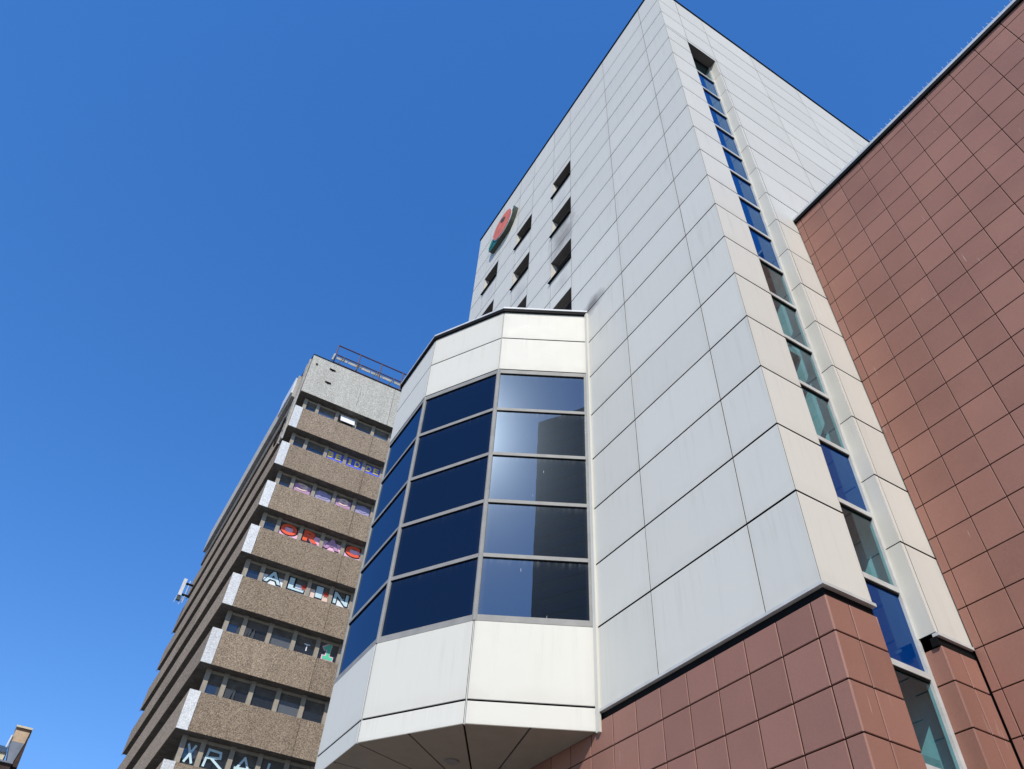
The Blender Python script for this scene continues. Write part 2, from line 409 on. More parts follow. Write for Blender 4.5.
panels(m, FJb, grid([YR, YR + SD], zb), .006, .013, ch=.006, dep=.03, tilt=.003)
m.box(SX0 - .012, SX0 - .002, YR + .03, YR + SD + .2, GB, 4.77, mi=1)
m.build('tiled_base', [M['tile'], M['joint_brown']], tower)
# structural core that closes the box behind the cladding (stairwell left hollow)
m = MB()
m.box(XL + .30, 7.20, 7.2, YE - .05, GB, ZT - .36); m.box(7.202, XE - .07, 7.4, YE - .05, GB, ZT - .36)
m.box(9.42, XE - .07, YR + .06, 7.398, GB, ZT - .36)
m.box(XL + .06, 7.20, YR + .06, 7.198, GB, ZT - .36)
m.build('core', M['reveal'], tower)

# left-face windows
def face_window(a, b, c, d):
    f = MB(); dp = .24
    x1 = XL + dp
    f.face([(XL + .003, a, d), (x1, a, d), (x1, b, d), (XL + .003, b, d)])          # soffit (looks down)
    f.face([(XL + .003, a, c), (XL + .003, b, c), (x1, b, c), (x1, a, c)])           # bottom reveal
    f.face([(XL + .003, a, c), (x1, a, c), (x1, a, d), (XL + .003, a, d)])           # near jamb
    # frame bars
    f.box(x1 - .03, x1 + .03, a, b, d - .06, d - .002); f.box(x1 - .03, x1 + .03, a, b, c + .002, c + .06)
    f.box(x1 - .03, x1 + .03, a, a + .05, c + .06, d - .06); f.box(x1 - .03, x1 + .03, b - .05, b, c + .06, d - .06)
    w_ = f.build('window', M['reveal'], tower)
    j = MB(); j.face([(XL + .003, b, c), (XL + .003, b, d), (x1 - .031, b, d), (x1 - .031, b, c)][::-1]); j.build('jamb', M['white'], w_)
    gl = MB(); gl.face([(x1, a, c), (x1, a, d), (x1, b, d), (x1, b, c)], [(0, 0), (0, 1), (1, 1), (1, 0)]); gl.build('pane', M['winglass'], w_)
    s_ = MB(); s_.box(XL - .07, x1 - .031, a - .01, b + .05, c - .015, c + .02); s_.build('sill', M['black'], w_)
for q in wh: face_window(*q)

# stair window: one tall slit, a pane between each pair of transoms
m = MB(); YG = YR + SD
tz = [GB + .3] + [4.44 - 1.19 * i for i in range(4, 0, -1)] + [4.44, 5.62, 6.84, 8.04, 9.28, 10.47, 11.73, 12.92, 14.15, 15.38, 16.6, 17.82, 19.05, 20.28, 21.5, 22.72, 23.88]
tz = [z for z in tz if z > GB + .1]
m.box(SX1 - .045, SX1 + .028, YG - .021, YG + .06, GB, 23.89); m.box(SX0, SX0 + .04, YG - .021, YG + .06, GB, 23.89)
sw = m.build('stair_window', M['alu_light'], tower)
bluez = (5.0, 7.4, 13.5, 14.7, 15.9, 17.1, 18.4, 19.6, 20.8, 22.1)
for z0, z1 in zip(tz[:-1], tz[1:]):
    gl = MB(); p, t_ = FR.quad(SX0 + .041, SX1 - .046, z0 + .041, z1 - .041, -(SD + .02)); gl.face(p, t_)
    zc = (z0 + z1) / 2
    tr = MB(); tr.box(SX0 + .041, SX1 - .046, YG - .02, YG + .06, z0 - .04, z0 + .04); tr.build('transom', M['alu_light'], sw)
    gl.build('pane', M['blue'] if any(abs(zc - b) < .5 for b in bluez) else M['teal'], sw)
    ga = MB(); ga.box(SX0 + .04, SX1 - .045, YG - .004, YG + .03, z1 - .07, z1 - .042); ga.build('gasket', M['black'], sw)
m = MB(); m.box(SX0, SX1 + .02, YR + .004, YG + .1, 23.902, 23.95); m.build('slit_soffit', M['reveal'], tower)
# stairwell behind it
m = MB()
m.face([(7.2, 7.2, GB), (9.42, 7.2, GB), (9.42, 7.2, 24.2), (7.2, 7.2, 24.2)])
m.face([(7.2, YG + .1, GB), (7.2, 7.2, GB), (7.2, 7.2, 24.2), (7.2, YG + .1, 24.2)])
m.face([(8.86, YG + .1, GB), (8.86, YG + .1, 24.2), (8.86, 7.2, 24.2), (8.86, 7.2, GB)])
m.face([(7.2, YG + .1, 24.2), (7.2, 7.2, 24.2), (9.42, 7.2, 24.2), (9.42, YG + .1, 24.2)])
m.box(8.75, 8.86, YG + .062, YG + .1, GB, 24.2); m.box(7.2, 7.628, YG + .062, YG + .1, GB, 24.2)
m.build('stairwell', M['interior'], tower)
z = GB; k = 0
while z < 23:
    m = MB()
    a, b = (YG + .75, 6.7) if k % 2 == 0 else (6.7, YG + .75)
    x0, x1 = (7.25, 7.95) if k % 2 == 0 else (8.1, 8.82)
    zz0, zz1 = z, z + 1.21
    lo = sorted([(a, zz0), (b, zz1)])
    P = [(x0, lo[0][0], lo[0][1] - .14), (x1, lo[0][0], lo[0][1] - .14), (x1, lo[1][0], lo[1][1] - .14), (x0, lo[1][0], lo[1][1] - .14)]
    m.hexa(P + [(x, y, q + .14) for x, y, q in P])
    yl = (6.702, 7.19) if k % 2 == 0 else (YG + .32, YG + .748)
    m.box(7.25, 8.84, yl[0], yl[1], zz1 - .14, zz1)
    m.build('stair_flight', M['stair'], tower)
    z += 1.21; k += 1

# ------------------------------------------------------------------ the bay
s3 = math.sqrt(3) / 2
PB = [(XL, 9.215)]
for dx, dy in ((-s3, .5), (-.5, s3), (0, 1), (.5, s3), (s3, .5)):
    L = 2.0; PB.append((PB[-1][0] + dx * L, PB[-1][1] + dy * L))
PB[-1] = (XL, PB[-1][1])
nrm = [(-.5, -s3), (-s3, -.5), (-1, 0), (-s3, .5), (-.5, s3)]
ZB, ZC, ZF0, ZF1, ZJ, ZTOP = 4.615, 4.99, 6.315, 12.505, 13.60, 14.68
rows = [6.375, 7.60, 8.81, 10.00, 11.26, 12.445]
body = MB(); upper = MB()
FB = []
for i in range(5):
    a, b = PB[i], PB[i + 1]; d = (b[0] - a[0], b[1] - a[1]); L = math.hypot(*d)
    FB.append((Frame(a, d, nrm[i]), L))
CX, CY = XL, 12.93
for i, (fr, L) in enumerate(FB):
    panels(body, fr, [(0, L, ZB, ZC), (0, L, ZC, ZF0 + .01)], .036, .026, ch=.008, tilt=.001)
    backing(body, fr, .02, L - .02, ZB + .02, ZF0, -.05, (), 1)
    panels(upper, fr, [(0, L, ZF1, ZJ), (0, L, ZJ, ZTOP - .10)], .024, .024, ch=.006, tilt=.001)
    backing(upper, fr, .02, L - .02, ZF1, ZTOP - .08, -.05, (), 1)
bay = body.build('bay_window', [M['white'], M['joint']], tower)
upper.build('fascia', [M['white'], M['joint']], bay)
# copings: black drip under a thin pale sheet
def offset_poly(d):
    P = []
    n_ = len(PB)
    for i, (x, y) in enumerate(PB):
        if i == 0: P.append((XL - .003, y - d / s3)); continue
        if i == n_ - 1: P.append((XL - .003, y + d / s3)); continue
        nx, ny = nrm[i - 1][0] + nrm[i][0], nrm[i - 1][1] + nrm[i][1]; q = nx * nrm[i][0] + ny * nrm[i][1]
        P.append((x + nx / q * d, y + ny / q * d))
    return P[::-1]
def ccw(P):
    A = sum(P[i][0] * P[(i + 1) % len(P)][1] - P[(i + 1) % len(P)][0] * P[i][1] for i in range(len(P)))
    return P if A > 0 else P[::-1]
m = MB(); m.prism(ccw(offset_poly(.05)), ZTOP - .11, ZTOP - .012); m.build('drip_edge', M['black'], bay)
m = MB(); m.prism(ccw(offset_poly(.056)), ZTOP - .010, ZTOP + .045); m.build('coping', M['coping'], bay)
# soffit: wedge panels with open joints towards the middle of the bay
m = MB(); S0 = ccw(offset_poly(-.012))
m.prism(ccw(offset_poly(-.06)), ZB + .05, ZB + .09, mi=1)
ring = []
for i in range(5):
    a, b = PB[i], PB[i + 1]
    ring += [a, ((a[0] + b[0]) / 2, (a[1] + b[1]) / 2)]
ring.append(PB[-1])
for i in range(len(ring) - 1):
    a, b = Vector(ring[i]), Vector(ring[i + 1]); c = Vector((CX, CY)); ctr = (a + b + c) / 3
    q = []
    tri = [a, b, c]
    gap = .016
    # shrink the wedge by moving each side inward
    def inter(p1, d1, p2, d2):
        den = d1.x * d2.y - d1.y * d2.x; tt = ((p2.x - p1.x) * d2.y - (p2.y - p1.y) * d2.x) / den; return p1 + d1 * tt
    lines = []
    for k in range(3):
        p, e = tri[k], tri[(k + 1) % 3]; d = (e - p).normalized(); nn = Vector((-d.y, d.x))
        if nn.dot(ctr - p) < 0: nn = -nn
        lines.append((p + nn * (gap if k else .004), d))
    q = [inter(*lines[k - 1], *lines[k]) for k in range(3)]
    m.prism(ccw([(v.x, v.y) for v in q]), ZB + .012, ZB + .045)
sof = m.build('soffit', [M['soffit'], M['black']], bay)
m = MB(); n_ = 20; cx, cy = 5.58, 11.62
m.prism([(cx + .115 * math.cos(2 * math.pi * i / n_), cy + .115 * math.sin(2 * math.pi * i / n_)) for i in range(n_)], ZB - .012, ZB + .011)
m.build('downlight', M['alu'], bay)
# corner strips and tower junction strip
for i in range(1, 5):
    m = MB(); x, y = PB[i]; a = (nrm[i - 1][0] + nrm[i][0], nrm[i - 1][1] + nrm[i][1]); L = math.hypot(*a); a = (a[0] / L, a[1] / L); t2 = (-a[1], a[0])
    for (z0, z1, r) in ((ZB + .01, ZF0 - .004, .008), (ZF1 + .004, ZTOP - .1, .006)):
        m = MB()
        P = [(x + t2[0] * s1 * r + a[0] * s2, y + t2[1] * s1 * r + a[1] * s2) for s1, s2 in ((-1, -.06), (1, -.06), (1, -.014), (-1, -.014))]
        m.prism(ccw(P), z0, z1); m.build('corner_strip', M['alu_light'], bay)
m = MB()
m.box(XL - .05, XL - .002, 9.125, 9.205, ZB - .02, ZTOP - .1)
m.build('junction_strip', M['white'], bay)
# mullions, transoms, panes
for i, (fr, L) in enumerate(FB):
    for j, zz in enumerate(rows):
        h = .038 if 0 < j < 5 else .056
        m = MB(); fr.box(m, .0, L, zz - h, zz + h, -.10, -.008); m.build('transom', M['alu'], bay)
    for j in range(5):
        gl = MB(); p, t_ = fr.quad(.03, L - .03, rows[j] + .038, rows[j + 1] - .038, -.036); gl.face(p, t_)
        gl.build('pane', M['glassA'] if i == 0 else M['glassB'], bay)
        ga = MB(); fr.box(ga, .05, L - .05, rows[j + 1] - (.05 if j < 4 else .075), rows[j + 1] - .037, -.034, -.012); ga.build('gasket', M['black'], bay)
for i in range(0, 6):
    m = MB(); x, y = PB[i]
    if 0 < i < 5:
        a = (nrm[i - 1][0] + nrm[i][0], nrm[i - 1][1] + nrm[i][1]); L = math.hypot(*a); a = (a[0] / L, a[1] / L); t2 = (-a[1], a[0]); r = .062
        P = [(x + t2[0] * s1 * r + a[0] * s2, y + t2[1] * s1 * r + a[1] * s2) for s1, s2 in ((-1, -.14), (1, -.14), (1, .012), (-1, .012))]
        P = [(x + t2[0] * s1 + a[0] * s2, y + t2[1] * s1 + a[1] * s2) for s1, s2 in ((-.05, -.13), (.05, -.13), (.044, -.018), (.02, -.002), (-.02, -.002), (-.044, -.018))]
        m.prism(ccw(P), rows[0] - .054, rows[5] + .054)
    else:
        fr, L = FB[0] if i == 0 else FB[4]
        u0, u1 = (.0, .085) if i == 0 else (L - .085, L)
        fr.box(m, u0, u1, rows[0] - .054, rows[5] + .054, -.12, -.004)
    m.build('mullion', M['alu'], bay)

# ------------------------------------------------------------------ the emblem high on the tower
sg = thing('wall_sign', 'round red sign on dark green backing, high on the white tower wall', 'sign', (XL - .15, 14.2, 24.8))
def plate(mb, pts, x0, x1, mi=0, ms=1):     # pts (y, z); front looks to -X
    n_ = len(pts)
    A = sum(pts[i][0] * pts[(i + 1) % n_][1] - pts[(i + 1) % n_][0] * pts[i][1] for i in range(n_))
    if A > 0: pts = pts[::-1]
    mb.face([(x0, y, z) for y, z in pts], mi=mi); mb.face([(x1, y, z) for y, z in reversed(pts)], mi=ms)
    for i in range(n_):
        a, b = pts[i], pts[(i + 1) % n_]; mb.face([(x1, *a), (x1, *b), (x0, *b), (x0, *a)], mi=ms)
cy_, cz_ = 14.2, 25.5
def blob(pts, n_=6):                          # closed Catmull-Rom through the points
    out = []
    for i in range(len(pts)):
        p0, p1, p2, p3 = (Vector(pts[(i + k) % len(pts)]) for k in (-1, 0, 1, 2))
        for k in range(n_):
            t_ = k / n_
            v = .5 * ((2 * p1) + (p2 - p0) * t_ + (2 * p0 - 5 * p1 + 4 * p2 - p3) * t_ ** 2 + (3 * p1 - p0 - 3 * p2 + p3) * t_ ** 3); out.append((v.x, v.y))
    return out
m = MB(); plate(m, [(14.2 + (a - 14.2) * .86, 25.5 + (b - 25.5) * .92) for a, b in blob([(15.25, 25.55), (15.45, 25.1), (15.3, 24.78), (14.7, 24.76), (14.1, 24.82), (13.7, 24.98), (13.40, 25.35), (13.25, 25.74), (13.36, 25.9), (13.7, 25.82), (14.1, 25.66), (14.8, 25.55)])], XL - .18, XL - .004)
m.build('green_backing', [M['green'], M['signside']], sg)
m = MB(); plate(m, [(cy_ + .68 * math.cos(2 * math.pi * i / 40), cz_ + .66 * math.sin(2 * math.pi * i / 40)) for i in range(40)], XL - .23, XL - .005)
dsc = m.build('red_disc', [M['disc'], M['signside']], sg)
m = MB(); plate(m, [(cy_ + .70 * math.cos(2 * math.pi * i / 40), cz_ + .68 * math.sin(2 * math.pi * i / 40)) for i in range(40)], XL - .222, XL - .190, 0, 0)
m.build('disc_rim', M['pipe'], dsc)
m = MB(); plate(m, blob([(14.1, 25.62), (14.28, 25.75), (14.36, 25.95), (14.25, 25.98), (14.05, 25.85), (13.98, 25.68)]), XL - .245, XL - .232); m.build('emblem_mark', [M['signside'], M['signside']], dsc)
m = MB(); plate(m, blob([(13.42, 25.64), (13.55, 25.60), (13.62, 25.78), (13.48, 25.84)]), XL - .202, XL - .182); m.build('tip_highlight', [M['pipe'], M['signside']], sg)  # pale plate paints the highlight on the backing's upper tip
m = MB(); plate(m, blob([(15.2, 25.06), (15.02, 25.13), (14.86, 25.36), (14.98, 25.4), (15.12, 25.27), (15.24, 25.2)]), XL - .202, XL - .182)
m.build('green_curl', [paint('bright_green', (.03, .28, .2)), M['signside']], sg)

# ------------------------------------------------------------------ the brown tiled wing
wing = thing('tiled_wing', 'lower building wing faced in square reddish brown tiles under a pale metal coping', 'building', (15, -4, GB))
XW, ZW = 9.42, 15.08
FW = Frame((XW, 0), (0, 1), (-1, 0))
zw = [14.84 - .5515 * i for i in range(0, 40)]; zw = [z for z in zw if z > GB + .1]; zw = [ZW] + zw + [GB]; zw = zw[::-1]
yw = [YR - .012, 4.65] + [4.65 - .5445 * i for i in range(1, 36)]; yw = yw[::-1]
YS = yw[0]
m = MB(); panels(m, FW, grid(yw, zw), .011, .013, ch=.0045, dep=.05, tilt=.0035)
backing(m, FW, YS, YR - .012, GB, ZW - .01, -.045, (), 1)
m.build('tile_facing', [M['tile'], M['joint_brown']], wing)
m = MB(); m.box(XW + .06, XE, YS + .01, YR - .014, GB, ZW - .02); m.build('core', M['tile'], wing)
m = MB(); m.box(XW - .048, XW + .2, YS, YR - .012, ZW + .002, ZW + .085); m.build('shadow_gap', M['black'], wing)
m = MB(); m.box(XW - .055, XW + .35, YS, YR - .012, ZW + .087, ZW + .165); m.build('coping', M['coping'], wing)
m = MB(); y = YR - .1
while y > YS:
    for dx in (-.04, .02):
        m.bar((XW + dx + .02, y, ZW + .165), (XW + dx - .03, y + random.uniform(-.03, .03), ZW + .165 + random.uniform(.05, .085)), .0035, 4)
    y -= .11
bs = m.build('bird_spikes', M['pipe'], wing)

# ------------------------------------------------------------------ concrete tower block on the left
D = 30.7
QX, QY = D * math.sin(R(6.4)), D * math.cos(R(6.4))
ud = (math.cos(R(1.5)), -math.sin(R(1.5)))
UL, VL = 10.0, 20.8
blk = thing('tower_block', 'weathered concrete tower block with brown pebbled bands, set-back windows and painted letters', 'building', (QX + 5, QY + 10, GB))
FT = Frame((QX, QY), ud, (-math.sin(R(1.5)), -math.cos(R(1.5))))
FS = Frame((QX, QY), (0, 1), (-1, 0))
def foot(d):     # footprint pulled in by d
    nx, ny = FT.n
    return [FT.p(d, 0, -d)[:2], FT.p(UL - d, 0, -d)[:2], FT.p(UL - d, 0, -(VL - d))[:2], (FT.p(d, 0, 0)[0], FT.p(UL, 0, -(VL - d))[1])]
ST = .0827 * D
zt0 = .312 * D            # top of the band nearest the bottom edge of the picture
PZ0, PZ1 = .927 * D, 1.023 * D
m = MB(); m.prism(ccw(foot(.62)), GB, PZ1 - .4); m.build('core', M['conc'], blk)
bands = [zt0 + ST * k for k in range(-4, 8)]
for zt_ in bands:
    zb_ = zt_ - 1.455
    if zb_ < GB: continue
    m = MB()
    m.prism(ccw(foot(.03)), zb_, zt_ - .02, mi=1)                                       # slab and upstand
    FT.box(m, .44, 4.41, zb_ + .015, zt_, -.028, .0); FT.box(m, 4.43, 7.4, zb_ + .015, zt_, -.028, 0); FT.box(m, 7.42, UL, zb_ + .015, zt_, -.028, 0)
    for s0 in range(0, 5): FS.box(m, s0 * 4.16 + (.0 if s0 else -.0), s0 * 4.16 + 4.145, zb_ + .015, zt_, -.028, .0)
    bnd = m.build('spandrel_band', [M['peb'], M['conc']], blk)
    m = MB(); FT.box(m, .002, .425, zb_ + .014, zt_ + .004, -.027, .012); m.build('end_panel', M['pebwhite'], bnd)
m = MB(); m.prism(ccw(foot(.03)), PZ0 + .002, PZ1 - .05, mi=1)
FT.box(m, .0, 5.0, PZ0 + .01, PZ1 - .045, -.028, 0); FT.box(m, 5.02, UL, PZ0 + .01, PZ1 - .045, -.028, 0)
par = m.build('parapet', [M['pebw'], M['conc']], blk)
m = MB(); FT.box(m, -.03, UL + .03, PZ1 - .044, PZ1, -.4, .03); FS.box(m, .41, VL, PZ1 - .044, PZ1, -.4, .03); m.build('parapet_cap', M['black'], par)
for (u_, z_) in ((1.24, 30.8), (1.22, 29.75), (.32, 30.75)):
    m = MB(); w_ = .17 if u_ > 1 else .05
    FT.box(m, u_ - w_, u_ + w_, z_ - .04, z_ + .03, -.02, .05); FT.box(m, u_ - w_ * .3, u_ + w_ * .3, z_ - .09, z_ - .04, -.02, .03); m.build('bracket', M['black'], par)
m = MB()
for i in range(5): FT.box(m, 3.07 + .03 * (i % 2), 3.085 + .03 * (i % 2), 28.9 + i * .3, 29.21 + i * .3, -.02, .0015)
m.build('crack', M['conc'], par)
# side parapet sheet and cable ladder on the corner
m = MB(); FS.box(m, 2.0, VL, PZ1 - 1.75, PZ1 - .06, -.02, .16); m.build('side_parapet', M['concg'], blk)
m = MB(); FS.box(m, 2.02, 4.4, PZ1 - 1.5, PZ1 - .3, .162, .26); m.build('sheet_cover', M['pipe'], blk)
m = MB()
for s_ in (.25, .75): FS.box(m, s_, s_ + .06, PZ0 - 3.3, PZ1 - .2, .002, .10)
zz = PZ0 - 3.2
while zz < PZ1 - .3: FS.box(m, .31, .75, zz, zz + .07, .012, .08); zz += .26
m.build('cable_ladder', M['concg'], blk)
m = MB()
for s_, z_ in ((.9, PZ0 - 2.0), (1.25, PZ0 - 2.6)):
    pts = [(FS.p(s_ + .33 * math.cos(t_), z_ + .55 * math.sin(t_), .16)) for t_ in [2 * math.pi * i / 14 for i in range(15)]]
    for a, b in zip(pts[:-1], pts[1:]): m.bar(a, b, .028, 5)
m.build('cable_loop', M['black'], blk)

# window rows: columns, panes, painted letters
def letter(ch, fr, u, z, h, mat, mat2, parent, wide=1.0, out=-.36, bold=.0, bg=None):
    cu = bpy.data.curves.new('painted_letter', 'FONT'); cu.body = ch; cu.size = 1.0; cu.extrude = .006; cu.offset = bold
    to = bpy.data.objects.new('tmp', cu); me = bpy.data.meshes.new_from_object(to); bpy.data.objects.remove(to)
    xs = [v.co.x for v in me.vertices]; ys = [v.co.y for v in me.vertices]
    if not xs: return
    x0, x1, y0, y1 = min(xs), max(xs), min(ys), max(ys)
    if ch in 'I1': u += wide * .28; wide *= .44
    sx = wide / (x1 - x0); sy = h / (y1 - y0)
    for v in me.vertices:
        a = u + (v.co.x - x0) * sx; b = z + (v.co.y - y0) * sy; o_ = out + v.co.z
        v.co = Vector(fr.p(a, b, o_)) * K
    me.materials.clear(); me.materials.append(mat)
    ob = bpy.data.objects.new('painted_letter', me); col.objects.link(ob); ob.parent = parent
    return ob
STROKES = {'X': [((0, 1), (1, 0)), ((.05, 0), (.95, 1))], 'R': [((0, 0), (.08, 1)), ((.08, 1), (.75, .95)), ((.75, .95), (.8, .62)), ((.8, .62), (.05, .5)), ((.3, .52), (1, .0))],
  '1': [((.15, .75), (.6, 1)), ((.6, 1), (.52, 0)), ((.15, 0), (1, 0))], 'A': [((0, .02), (.5, 1)), ((.5, 1), (1, 0)), ((.05, .3), (.95, .36))], 'L': [((.3, 1), (.25, .03)), ((.25, .03), (1, 0))]}
def stroke_letter(ch, fr, u, z, w_, h, t, mat, parent, out):
    m = MB()
    for i, (a, b) in enumerate(STROKES[ch]):
        a = Vector((u + a[0] * w_, z + a[1] * h)); b = Vector((u + b[0] * w_, z + b[1] * h)); d = (b - a).normalized(); n = Vector((-d.y, d.x)) * t / 2
        a = a - d * t * .4; b = b + d * t * .4
        m.face([fr.p(q.x, q.y, out + .001 * i) for q in (a - n, b - n, b + n, a + n)])
    return m.build('painted_letter', mat, parent)
UC = [.49, 1.20, 2.30, 3.37, 4.43, 5.46, 6.52, 7.60, 8.66]
C_ = {'white': (.88, .90, .90), 'pale': (.62, .80, .84), 'red': (.72, .06, .03), 'orange': (.95, .13, .05), 'pink': (.95, .55, .72), 'mauve': (.55, .32, .50), 'blue': (.12, .16, .75), 'yellow': (.95, .72, .14), 'black': (.015, .015, .02), 'mint': (.12, .62, .36), 'lilac': (.40, .36, .55), 'peach': (.9, .66, .55)}
P_ = {k: paint('paint_' + k, v) for k, v in C_.items()}
texts = {0: ('XRAL ', 'pale', None), 2: ('   T1', 'mint', None), 3: (' ALIN', 'pale', 'black'), 4: (' ORAC', 'orange', 'black'), 5: (' 3B8O', 'peach', 'mauve'), 6: ('  BEC.C', 'yellow', 'blue')}
for k in range(-4, 8):
    zt_ = zt0 + ST * k
    if zt_ < GB + .2: continue
    z0, z1 = zt_ + .0, zt_ + ST - 1.455
    txt, tc, tb = texts.get(k, ('', None, None))
    for i in range(8):
        m = MB(); a, b = UC[i] + .09, UC[i + 1] - .09
        FT.box(m, UC[i] - .09, UC[i] + .09, z0, z1, -.61, -.42)                          # the column at the window's left
        if i == 7: FT.box(m, UC[8] - .09, UC[8] + .09, z0, z1, -.61, -.42)
        FT.box(m, a, b, z0 + .02, z0 + .11, -.60, -.46); FT.box(m, a, b, z1 - .12, z1 - .01, -.60, -.46)
        win = m.build('window', M['mull'], blk)
        gl = MB(); p, t_ = FT.quad(a, b, z0 + .11, z1 - .12, -.520); gl.face(p, t_)
        gl.build('pane', M['glasspale'] if (k, i) in ((1, 3), (2, 2), (3, 1), (5, 2), (7, 1), (7, 4)) else M['glassT'], win)
        bl = MB(); p, t_ = FT.quad(a, b, z1 - .40 - .05 * ((i * 7 + k * 3) % 4), z1 - .12, -.518); bl.face(p, t_)
        bl.build('blind', M['conc'] if (i + k) % 3 else M['reveal'], win)
        ch = txt[i] if i < len(txt) else ' '
        if ch == ' ': continue
        tk = .312 + .0827 * k; zl = z0 + .52 * tk + .03; av = z1 - .03 - zl; wd = b - a - .10; u0 = a + .05
        if k == 6:
            bgm = MB(); FT.box(bgm, a - .02, b + .02, z0 + .12, zl + .8 * av, -.516, -.508); bgm.build('painted_panel', P_['blue'], win)
            for q in range(2):
                letter('BEIDDECAHOMA'[(i - 2) * 2 + q], FT, a + .06 + q * .42, zl + .1 * av, .6 * av, P_['yellow'], None, win, .30, -.498, .03)
        elif k == 4:
            letter(ch, FT, u0 - .03, zl - .02, .92 * av, P_['black'], None, win, wd + .06, -.504, .06)
            letter(ch, FT, u0 + .02, zl + .02, .82 * av, P_['mauve' if i == 3 else 'orange'], None, win, wd - .04, -.490, .05)
            bgm = MB(); FT.box(bgm, a, b, z0 + .12, zl + .6 * av, -.516, -.510); bgm.build('painted_panel', P_['pink'], win)
        elif k == 3:
            letter(ch, FT, u0 - .03, zl - .02, .9 * av, P_['black'], None, win, wd + .06, -.504, .07)
            letter(ch, FT, u0 + .03, zl + .03, .76 * av, P_['pale'], None, win, wd - .06, -.490, .02)
            bgm = MB(); FT.box(bgm, a, b, z0 + .12, zl + .5 * av, -.516, -.510); bgm.build('painted_panel', P_['peach' if i == 3 else 'white'], win)
            if i in (2, 3):
                st = MB(); n_ = 10; P = [(b - .12 + (.17 if q % 2 == 0 else .07) * math.sin(2 * math.pi * q / n_), zl + .3 + (.17 if q % 2 == 0 else .07) * math.cos(2 * math.pi * q / n_)) for q in range(n_)]
                st.face([FT.p(u_, z_, -.470) for u_, z_ in P]); st.build('painted_star', P_['red'], win)
        elif k == 5:
            bgm = MB(); FT.box(bgm, a + .05, b - .05, z0 + .12, zl + .6 * av, -.516, -.510); bgm.build('painted_panel', P_['mauve' if i % 2 else 'lilac'], win)
            letter(ch, FT, u0 + .12, zl + .08 * av, .6 * av, P_['peach' if i % 2 else 'lilac'], None, win, wd * .7, -.500, .02)
        elif k == 2:
            if ch == '1':
                stroke_letter('1', FT, u0 + .15, zl + .06, .42, .72 * av, .22, P_['pink'], win, -.503); stroke_letter('1', FT, u0 + .17, zl + .06, .40, .70 * av, .15, P_['mint'], win, -.495)
            else: letter(ch, FT, u0 + .35, zl + .1, .4 * av, P_['white'], None, win, .26, -.500)
        else:
            stroke_letter(ch, FT, u0 + .08, zl + .06 * av, wd - .16, .66 * av, .085, P_['pale'], win, -.500)
# the tilted open white sash on the top floor
z0 = zt0 + ST * 7
m = MB(); q = [FT.p(2.5, z0 + .30, -.12), FT.p(3.30, z0 + .30, -.12), FT.p(3.30, z0 + .95, -.42), FT.p(2.5, z0 + .95, -.42)]
m.hexa([q[0], q[1], FT.p(3.30, z0 + .30, -.16), FT.p(2.5, z0 + .30, -.16), q[3], q[2], FT.p(3.30, z0 + .95, -.46), FT.p(2.5, z0 + .95, -.46)])
m.build('open_sash', paint('sash_white', (.82, .82, .80)), blk)

# roof railing with lattice
m = MB(); o_ = -.3
U0, U1 = 1.18, UL - .5
m.bar(FT.p(U0, 33.2, o_), FT.p(U1, 33.2, o_), .04); m.bar(FT.p(U0, 32.42, o_), FT.p(U1, 32.42, o_), .035); m.bar(FT.p(U0, 31.75, o_), FT.p(U1, 31.75, o_), .03)
u_ = U0
while u_ < U1 + .01:
    m.bar(FT.p(u_, 31.3, o_), FT.p(u_, 33.2, o_), .035); u_ += 1.38
rl = m.build('roof_railing', M['red_steel'], blk)
m = MB(); u_ = U0 + .12; i = 0
while u_ < U1 - .4:
    m.bar(FT.p(u_, 31.4, o_ + .05), FT.p(u_ + .4, 32.4, o_ + .05), .025); u_ += 1.05
m.build('lattice', M['conc'], rl)
m = MB(); u_ = U0 + .1
while u_ < U1 - .4:
    FT.box(m, u_, u_ + .66, 32.14, 32.37, o_ - .08, o_ - .05); u_ += .72
m.build('rail_board', M['concg'], rl)
m = MB(); m.bar(FT.p(U0 - .12, 31.75, o_ + .1), FT.p(U0 - .06, 32.3, o_ + .1), .06, 8); m.build('rail_bracket', M['concg'], rl)

# cell antenna on the far corner of the block
ant = thing('cell_antenna', 'white panel antenna on brackets at the far edge of the concrete tower block', 'antenna', (QX, 49.5, 24.8))
m = MB(); m.box(2.72, 2.93, 49.3, 49.62, 25.08, 26.28); m.build('antenna_panel', M['pipe'], ant)
m = MB(); m.bar((3.16, 49.5, 24.7), (3.16, 49.5, 26.3), .04); m.build('mast', M['coping'], ant)
for z_ in (25.25, 26.05):
    m = MB(); m.box(2.932, 3.44, 49.44, 49.56, z_ - .05, z_ + .05); m.build('bracket', M['black'], ant)
m = MB(); m.box(2.74, 2.98, 49.36, 49.58, 24.78, 25.03); m.build('radio_unit', M['signside'], ant)
m = MB(); m.bar((2.7, 49.45, 25.04), (2.66, 49.45, 24.55), .02, 5); m.bar((3.1, 49.45, 25.1), (2.98, 49.45, 24.5), .02, 5); m.build('cable', M['coping'], ant)

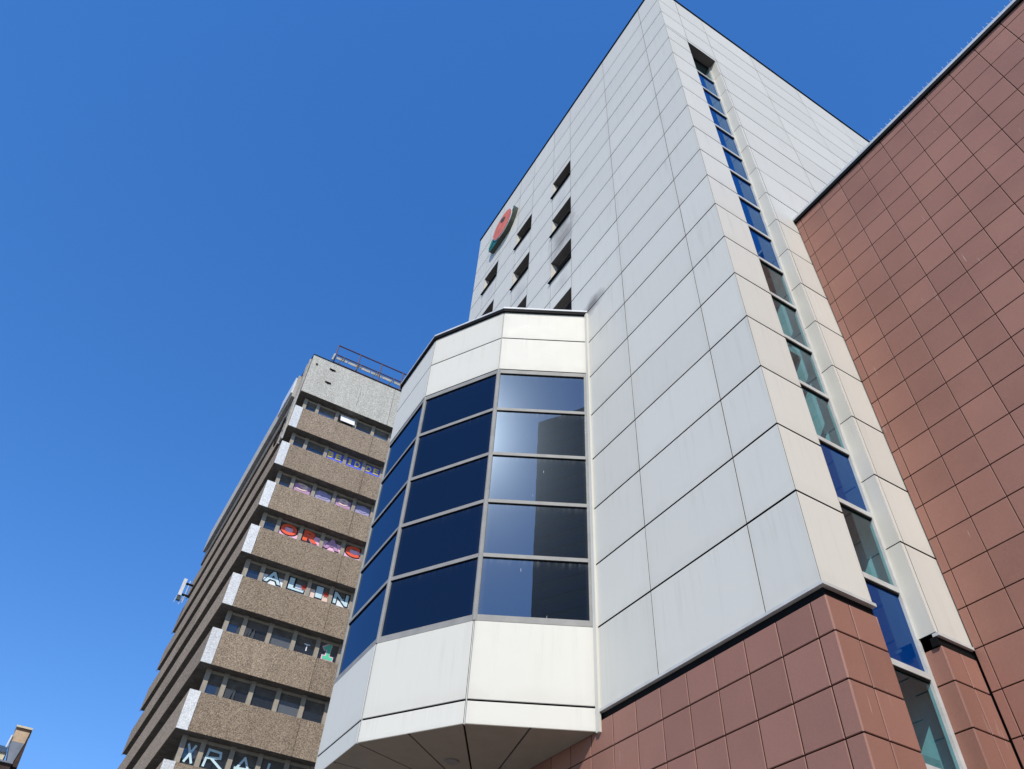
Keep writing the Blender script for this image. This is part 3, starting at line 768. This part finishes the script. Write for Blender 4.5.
# ------------------------------------------------------------------ old town house at the lower left
oh = thing('town_house', 'old house with tan chimney, blue slate roof and cream dormer beyond the concrete block', 'building', (-6, 62, GB))
Y0 = 60.0
m = MB(); m.box(-14, -1.62, Y0 + .3, Y0 + 12, GB, 16.35); m.build('wall', M['umber_and_shade'], oh)
m = MB(); m.box(-14.1, -1.95, Y0 - .25, Y0 + .29, 16.42, 16.52); m.build('cornice', M['grey_and_shade'], oh)
m = MB(); m.box(-14.05, -1.98, Y0 - .1, Y0 + .28, 16.0, 16.418); m.build('eaves', M['umber_and_shade'], oh)
m = MB()
m.hexa([(-14, Y0 + .32, 16.56), (-2.75, Y0 + .32, 16.56), (-2.75, Y0 + 11, 16.56), (-14, Y0 + 11, 16.56), (-14, Y0 + 2.2, 18.0), (-2.75, Y0 + 2.2, 18.0), (-2.75, Y0 + 9, 18.0), (-14, Y0 + 9, 18.0)])
rf = m.build('roof', M['slate'], oh)
m = MB(); m.box(-3.6, -2.60, Y0 + .1, Y0 + 1.4, 16.56, 17.0); dm = m.build('dormer', M['cream'], oh)
m = MB(); m.box(-3.7, -2.58, Y0 + .0, Y0 + 1.5, 17.002, 17.10); m.build('dormer_roof', M['slate'], dm)
# chimney wall: tan above, a cast shadow painted grey below, flaring to the house end
m = MB()
prof = [(-2.72, 17.52), (-1.93, 17.62), (-1.80, 18.58), (-2.72, 18.58)]
m.hexa([(-2.70, Y0, 17.75), (-1.86, Y0, 17.75), (-1.80, Y0 + 1.6, 17.75), (-2.70, Y0 + 1.6, 17.75), (-2.70, Y0, 18.6), (-1.86, Y0, 18.6), (-1.86, Y0 + 1.6, 18.6), (-2.70, Y0 + 1.6, 18.6)])
ch_ = m.build('chimney', M['tan'], oh)
m = MB(); m.box(-2.78, -1.80, Y0 - .08, Y0 + 1.7, 18.602, 18.72); m.build('chimney_cap', M['cream'], ch_)
m = MB(); m.box(-2.70, -1.86, Y0 - .03, Y0 - .001, 18.46, 18.56); m.build('chimney_band', M['umber_and_shade'], ch_)
m = MB(); m.hexa([(-2.32, Y0, 16.56), (-1.98, Y0, 16.56), (-1.98, Y0 + 1.6, 16.56), (-2.32, Y0 + 1.6, 16.56), (-2.70, Y0, 17.748), (-1.86, Y0, 17.748), (-1.86, Y0 + 1.6, 17.748), (-2.70, Y0 + 1.6, 17.748)])
m.build('chimney_shaded_foot', M['grey_and_shade'], ch_)  # grey-blue colour paints the shadow lying on the lower chimney wall
m = MB(); m.hexa([(-1.938, Y0 + .05, 16.36), (-1.60, Y0 + .05, 16.36), (-1.60, Y0 + 1.6, 16.36), (-1.938, Y0 + 1.6, 16.36), (-1.858, Y0 + .05, 18.58), (-1.82, Y0 + .05, 18.58), (-1.82, Y0 + 1.6, 18.58), (-1.858, Y0 + 1.6, 18.58)])
m.build('chimney_shade_side', M['umber_and_shade'], ch_)  # dark brown paints the shade on the side turned from the sun
m = MB(); m.bar((-2.74, Y0 - .05, 17.3), (-2.74, Y0 - .05, 18.05), .06, 8); m.build('downpipe', M['pipe'], oh)

# ------------------------------------------------------------------ dark high-rise across the street, seen only as a reflection
hr = thing('high_rise', 'dark high-rise mirrored in the bay glass beside the tower joint', 'building', (-28, -74, GB))
m = MB(); m.box(-35.4, -20, -84, -64.7, GB, 92.6); m.build('wall', M['tower_dark'], hr)
for k in range(1, 35):
    m = MB(); m.box(-35.2, -20.2, -64.698, -64.6, GB + k * 2.65, GB + k * 2.65 + 1.2); m.build('window_strip', M['winglass'], hr)
